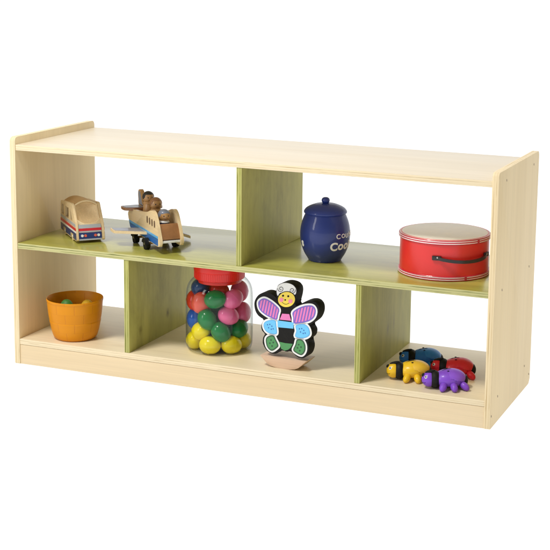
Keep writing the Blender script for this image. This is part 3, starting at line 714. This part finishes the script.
# ------------------------------------------------------------------ BUTTERFLY ON ITS ROCKER
BA = R(-4.3)
bo = Vector((.6503, .0408, ZB)); bu = Vector((math.cos(BA), math.sin(BA), 0)); bv = Vector((-math.sin(BA), math.cos(BA), 0))
borig = bo + bu * .0595 + bv * .026
bf = empty('butterfly_toy', borig, BA, 'black wooden butterfly with smiling yellow face and painted wings standing on a rocker', 'wooden toy')
def U(p):     # traced outline (crop units) -> metres on the front face, then local x,z
    X, Y = p; u = (X - 79.8) / 18.6; z = (422.4 + 2.9 * u - Y) / 20.15
    return ((u * .01) * .975 - .0585, .0243 + z * .00972)
FB = lambda a, b_, q: Vector((a, q, b_))
yf = -.026 + .005; ybk = yf + .031
outl = [(42, 172), (46, 146), (64, 121), (92, 110), (122, 116), (148, 134), (158, 146), (153, 132), (151, 105), (158, 78), (178, 66), (205, 64), (236, 74), (255, 95), (255, 125), (250, 150), (246, 168), (252, 184),
        (278, 168), (312, 157), (344, 162), (361, 185), (363, 218), (350, 250), (327, 270), (314, 281), (326, 298), (329, 322), (320, 342), (308, 350), (316, 372), (316, 402), (304, 430), (282, 441), (252, 428),
        (230, 404), (208, 408), (182, 398), (168, 410), (146, 418), (116, 408), (94, 382), (85, 352), (92, 326), (99, 317), (84, 304), (78, 280), (84, 256), (94, 245), (70, 232), (50, 206)]
ol = catmull([U(p) for p in outl], 4)
bm = bmesh.new(); prism(bm, ol, FB, yf, ybk, bev=.0012); bb = mkobj('butterfly_body', bm, 'black_paint', bf)
lay = [0]
def patch(name, pts, mat, level, parent=bb, smooth=True, raw=False):
    q = pts if raw else [U(p) for p in pts]
    if smooth: q = catmull(q, 4)
    bm = bmesh.new(); prism(bm, q, FB, yf - .00035 * level, yf + .0002)
    return mkobj(name, bm, mat, parent)
wing_defs = [
 ('violet_paint', [(62, 163), (72, 146), (94, 139), (122, 152), (150, 174), (168, 196), (163, 222), (156, 246), (130, 238), (95, 218), (70, 194)], 'stripe', 9),
 ('violet_paint', [(235, 212), (262, 191), (300, 179), (333, 181), (348, 203), (342, 234), (320, 254), (286, 263), (243, 266), (238, 238)], 'stripe', 9),
 ('sky_paint', [(90, 276), (97, 257), (122, 248), (149, 251), (154, 275), (158, 312), (146, 319), (118, 313), (99, 299)], 'dots', 7),
 ('sky_paint', [(252, 276), (288, 270), (311, 283), (322, 312), (315, 330), (288, 340), (250, 332), (254, 304)], 'dots', 7),
 ('dark_green_paint', [(104, 338), (122, 325), (142, 326), (152, 344), (166, 374), (158, 388), (134, 402), (113, 388), (103, 362)], 'green', 7),
 ('dark_green_paint', [(258, 346), (284, 348), (299, 372), (299, 404), (282, 424), (256, 414), (240, 398), (250, 372)], 'green', 7)]
for mat, pts, kind, w_ in wing_defs:
    base = [U(p) for p in pts]; cs = catmull(base, 4)
    wp = patch('wing_panel', offset(catmull(base, 4), .0042), 'white_paint', 1, smooth=False, raw=True)
    patch('wing_inset', cs, mat, 2, parent=wp, smooth=False, raw=True)
    cx = sum(p[0] for p in base) / len(base); cz = sum(p[1] for p in base) / len(base)
    if kind == 'stripe':
        inn = offset(cs, -.0030); nx, ny = math.cos(R(-12)), math.sin(R(-12))
        for k in range(-5, 6):
            c = cx * nx + cz * ny + k * .0074
            q = clip(clip(inn, nx, ny, c - .0021), -nx, -ny, -c - .0021)
            if len(q) > 2 and abs(area2(q)) > 4e-6: patch('pink_stripe', q, 'pink_paint', 3, parent=wp, smooth=False, raw=True)
    elif kind == 'dots':
        patch('pale_field', offset(cs, -.0016), 'light_blue_paint', 3, parent=wp, smooth=False, raw=True)
        for dx, dz in ((-.008, .005), (-.002, .0065), (.0035, .003), (-.005, -.002), (.002, -.0045), (.007, -.003)):
            patch('dot', [(cx + dx + .0016 * math.cos(a * PI / 5), cz + dz + .0016 * math.sin(a * PI / 5)) for a in range(10)], 'blue_paint', 4, parent=wp, smooth=False, raw=True)
    else:
        patch('leaf_field', offset(cs, -.0030), 'leaf_green_paint', 3, parent=wp, smooth=False, raw=True)
        for dx, dz in ((-.002, .006), (.004, .001), (-.005, -.002), (.001, -.008)):
            patch('dot', [(cx + dx + .0021 * math.cos(a * PI / 6), cz + dz + .0021 * math.sin(a * PI / 6)) for a in range(12)], 'dark_green_paint', 4, parent=wp, smooth=False, raw=True)
patch('pink_band', [(183, 217), (218, 220), (228, 253), (171, 246)], 'pink_paint', 2, smooth=False)
patch('light_blue_band', [(160, 250), (241, 262), (239, 292), (161, 284)], 'light_blue_paint', 2, smooth=False)
patch('green_band', [(170, 357), (200, 364), (237, 368), (226, 388), (214, 397), (198, 401), (180, 392)], 'leaf_green_paint', 2, smooth=False)
ap = patch('antenna_panel', [(154, 108), (157, 84), (176, 69), (205, 66), (234, 77), (250, 98), (249, 120), (238, 124), (205, 112), (172, 114), (160, 128)], 'white_paint', 1)
def line3(name, pts, mat, rad, parent, lv=2):
    bm = bmesh.new(); tube(bm, [Vector((a, yf - .0004 * lv, b_)) for a, b_ in [U(p) for p in pts]], rad, 8); return mkobj(name, bm, mat, parent)
for cx, cy, s in ((175, 94, 1), (232, 103, -1)):
    sp = []
    for k in range(40):
        a = k / 39 * 2 * PI * 1.45; r = 3 + 13 * k / 39; sp.append((cx + s * r * math.cos(a + .6), cy + r * math.sin(a + .6)))
    line3('antenna_curl', sp, 'black_paint', .00055, ap)
circ = lambda cx, cy, r, ry=None, n=20: [(cx + r * math.cos(2 * PI * k / n), cy + (ry or r) * math.sin(2 * PI * k / n)) for k in range(n)]
patch('face_edge', circ(204, 147, 46, 41, 28), 'black_paint', 2, smooth=False)
face = patch('face', circ(204, 147, 42, 37.5, 28), 'face_yellow_paint', 3, smooth=False)
for cx, cy, r, mt, nm in ((187, 128, 5, 'black_paint', 'eye'), (213, 131, 5, 'black_paint', 'eye'), (198, 149, 4, 'black_paint', 'nose'), (179, 148, 10.5, 'cheek_pink_paint', 'cheek'), (224, 156, 10.5, 'cheek_pink_paint', 'cheek')):
    patch(nm, circ(cx, cy, r), mt, 4, parent=face, smooth=False)
line3('smile', [(182 + k * 4, 160 + 8 * math.sin(PI * k / 9) + k * .5) for k in range(10)], 'black_paint', .0005, face, 3)
# rocker: shallow boat shaped block
rp = [(-.0595, .0250), (-.0590, .0238), (-.0410, .0068), (-.032, .0030), (-.018, .0006), (0, 0.0), (.018, .0006), (.032, .0030), (.0405, .0068), (.0585, .0238), (.0590, .0250)]
bm = bmesh.new(); prism(bm, rp, FB, -.026, .027, bev=.0008); mkobj('rocker', bm, 'rosewood', bf)

# ------------------------------------------------------------------ FOUR BUGS
def bug(x, y, ang, main, shell, label, k=1.0):
    t = empty('toy_bug', (x, y, ZB), ang, label, 'toy bug', 'plastic toy bugs huddled on the bottom shelf')
    t.scale = (k, k, k)
    bm = bmesh.new(); vs = ell(bm, (0, 0, .0215), (.0345, .0285, .0208), u=36, v=24)
    for v in vs:
        if v.co.z < .009: v.co.z = .009 - (.009 - v.co.z) * .25
        v.co.x += (.003 if v.co.x > 0 else 0)
    b_ = mkobj('body', bm, main, t)
    # back shell: slightly larger cap over the rear half
    bm = bmesh.new(); ell(bm, (-.0045, 0, .0222), (.0328, .0290, .0214), u=36, v=24)
    for v in [v for v in bm.verts if v.co.z < .0240 + (v.co.x + .004) * .35]: bm.verts.remove(v)
    sh = mkobj('wing_shell', bm, shell, t); sh.modifiers.new('s', 'SOLIDIFY').thickness = .0014
    bm = bmesh.new(); tube(bm, [(.020 - .0455 * i / 12, 0, .0439 - .0150 * ((i - 4.6) / 7.2) ** 2 * (1 if i > 4 else .8)) for i in range(12)], .0006, 6); mkobj('shell_seam', bm, 'black_rubber', sh)
    for q in (-1, 1):
        bm = bmesh.new(); ell(bm, (.006, q * .0105, .0418), (.0026, .0020, .0010), u=14, v=8); mkobj('spot', bm, 'black_rubber', sh)
    for q in (-1, 1):
        for fx_, fy in ((.020, .027), (-.004, .031), (-.029, .024)):
            a = math.atan2(q * fy, fx_ * .7); rot = Matrix.Rotation(a, 3, 'Z') @ Matrix.Rotation(R(28), 3, 'Y')
            bm = bmesh.new(); ell(bm, (fx_, q * fy, .0100), (.0140, .0082, .0082), u=20, v=14, rot=rot)
            for v in bm.verts:
                if v.co.z < .0006: v.co.z = .0006
            mkobj('foot', bm, main, t)
    bm = bmesh.new(); ell(bm, (.0345, 0, .0205), (.0150, .0210, .0200), u=32, v=20); mkobj('collar', bm, 'black_rubber', t)
    bm = bmesh.new(); ell(bm, (.0475, 0, .0205), (.0165, .0165, .0172), u=32, v=20, rot=Matrix.Rotation(R(8), 3, 'Y')); hd_ = mkobj('head', bm, main, t)
    bm = bmesh.new(); ell(bm, (.0598, 0, .0300), (.0046, .0046, .0046), u=18, v=12); mkobj('nose', bm, 'black_rubber', hd_)
    bm = bmesh.new(); ell(bm, (.0450, 0, .0385), (.0120, .0052, .0030), u=20, v=12, rot=Matrix.Rotation(R(12), 3, 'Y')); mkobj('crest', bm, 'black_rubber', hd_)
    for q in (-1, 1):
        d = Vector((.55, q * .66, .50)).normalized(); c = Vector((.0475 + d.x * .0160, d.y * .0160, .0205 + d.z * .0166))
        rt = d.to_track_quat('Z', 'Y').to_matrix()
        bm = bmesh.new(); ell(bm, c, (.0036, .0036, .0014), u=18, v=12, rot=rt); e = mkobj('eye', bm, 'white_paint', hd_)
        bm = bmesh.new(); ell(bm, c + d * .0010, (.0019, .0019, .0009), u=14, v=10, rot=rt); mkobj('pupil', bm, 'black_rubber', hd_)
    bm = bmesh.new(); pts = []
    for i in range(11):
        a = R(-52 + 104 * i / 10); el = R(-24 + 10 * (abs(i - 5) / 5) ** 2); d = Vector((math.cos(el) * math.cos(a), math.cos(el) * math.sin(a), math.sin(el)))
        pts.append((.0475 + d.x * .0166, d.y * .0166, .0205 + d.z * .0172))
    tube(bm, pts, .0005, 6); mkobj('mouth', bm, 'black_rubber', hd_)
    bm = bmesh.new(); ell(bm, (-.0295, 0, .0165), (.0120, .0180, .0150), u=24, v=16); mkobj('tail', bm, 'black_rubber', t)
bug(1.0150, .0890, R(-155), 'bug_yellow', 'bug_gold', 'yellow toy bug with black collar, nearest the green divider')
bug(1.1080, .0600, R(-152), 'bug_purple', 'bug_violet', 'purple toy bug with black collar at the front right of the four bugs')
bug(1.0100, .1960, R(-155), 'bug_blue', 'bug_light_blue', 'dark blue toy bug with lighter back, behind the yellow bug')
bug(1.1010, .1520, R(-162), 'bug_red', 'bug_dark_red', 'red toy bug with black collar, behind the purple bug')

# ------------------------------------------------------------------ SETTING: white floor under the shelf, with an added glow
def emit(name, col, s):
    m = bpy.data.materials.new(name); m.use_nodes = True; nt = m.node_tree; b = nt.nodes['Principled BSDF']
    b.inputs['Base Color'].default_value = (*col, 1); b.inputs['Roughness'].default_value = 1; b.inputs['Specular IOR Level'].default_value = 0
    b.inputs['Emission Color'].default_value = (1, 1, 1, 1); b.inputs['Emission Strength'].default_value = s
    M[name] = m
emit('glowing_white_floor', (.30, .30, .30), .92)  # emission added to the plain floor so no contact shadow shows
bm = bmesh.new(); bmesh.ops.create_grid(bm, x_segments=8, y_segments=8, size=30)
fl = mkobj('floor', bm, 'glowing_white_floor', None, smooth=0); fl['kind'] = 'structure'; fl.location = (0, 0, -.0005)

# ------------------------------------------------------------------ light
w = bpy.data.worlds.new('World'); sc.world = w; w.use_nodes = True
bg = w.node_tree.nodes['Background']; nt = w.node_tree
tc = N(nt, 'ShaderNodeTexCoord'); sp = N(nt, 'ShaderNodeSeparateXYZ'); nt.links.new(tc.outputs['Generated'], sp.inputs[0])
# world gradient: white behind the shelf, dimmed behind the camera for contrast
mr = N(nt, 'ShaderNodeMapRange'); mr.inputs[1].default_value = -.35; mr.inputs[2].default_value = .25; mr.inputs[3].default_value = .28; mr.inputs[4].default_value = 1.02
mr.interpolation_type = 'SMOOTHSTEP'
nt.links.new(sp.outputs['Y'], mr.inputs[0]); nt.links.new(mr.outputs[0], bg.inputs['Strength']); bg.inputs['Color'].default_value = (1, 1, 1, 1)
def area(name, loc, target, size, power, col=(1, 1, 1)):
    L = bpy.data.lights.new(name, 'AREA'); L.energy = power; L.size = size; L.color = col
    o = bpy.data.objects.new(name, L); COL.objects.link(o); o.location = loc
    o.rotation_euler = (Vector(target) - Vector(loc)).to_track_quat('-Z', 'Y').to_euler(); return o
area('key_light', (-.20, -1.55, 3.40), (.6, .1, .3), .7, 92, (1, .97, .92))
sb = area('softbox', (-1.55, -3.0, 1.75), (.55, .1, .3), .65, 34, (1, .98, .95)); sb.data.shape = 'RECTANGLE'; sb.data.size_y = 1.9

# ------------------------------------------------------------------ camera
cam = bpy.data.cameras.new('Camera'); co = bpy.data.objects.new('Camera', cam); COL.objects.link(co); sc.camera = co
yaw, pit, rol, f = .367705175, -.177386841, .0162883837, 1412.85297
fwd = Vector((-math.sin(yaw) * math.cos(pit), math.cos(yaw) * math.cos(pit), math.sin(pit)))
right = Vector((math.cos(yaw), math.sin(yaw), 0)); up = right.cross(fwd)
r2 = right * math.cos(rol) + up * math.sin(rol); u2 = -right * math.sin(rol) + up * math.cos(rol)
mt = Matrix((r2, u2, -fwd)).transposed().to_4x4(); mt.translation = Vector((1.94820223, -2.89049198, 1.04090409)); co.matrix_world = mt
cam.sensor_width = 36; cam.lens = f / 550 * 36; cam.shift_x = (275 - 329.574238) / 550; cam.shift_y = (198.206489 - 275) / 550
cam.clip_start = .05; cam.clip_end = 200
sc.view_settings.view_transform = 'Standard'; sc.view_settings.look = 'None'; sc.view_settings.exposure = 0; sc.view_settings.gamma = 1
sc.cycles.transmission_bounces = 12; sc.cycles.max_bounces = 14; sc.cycles.transparent_max_bounces = 12
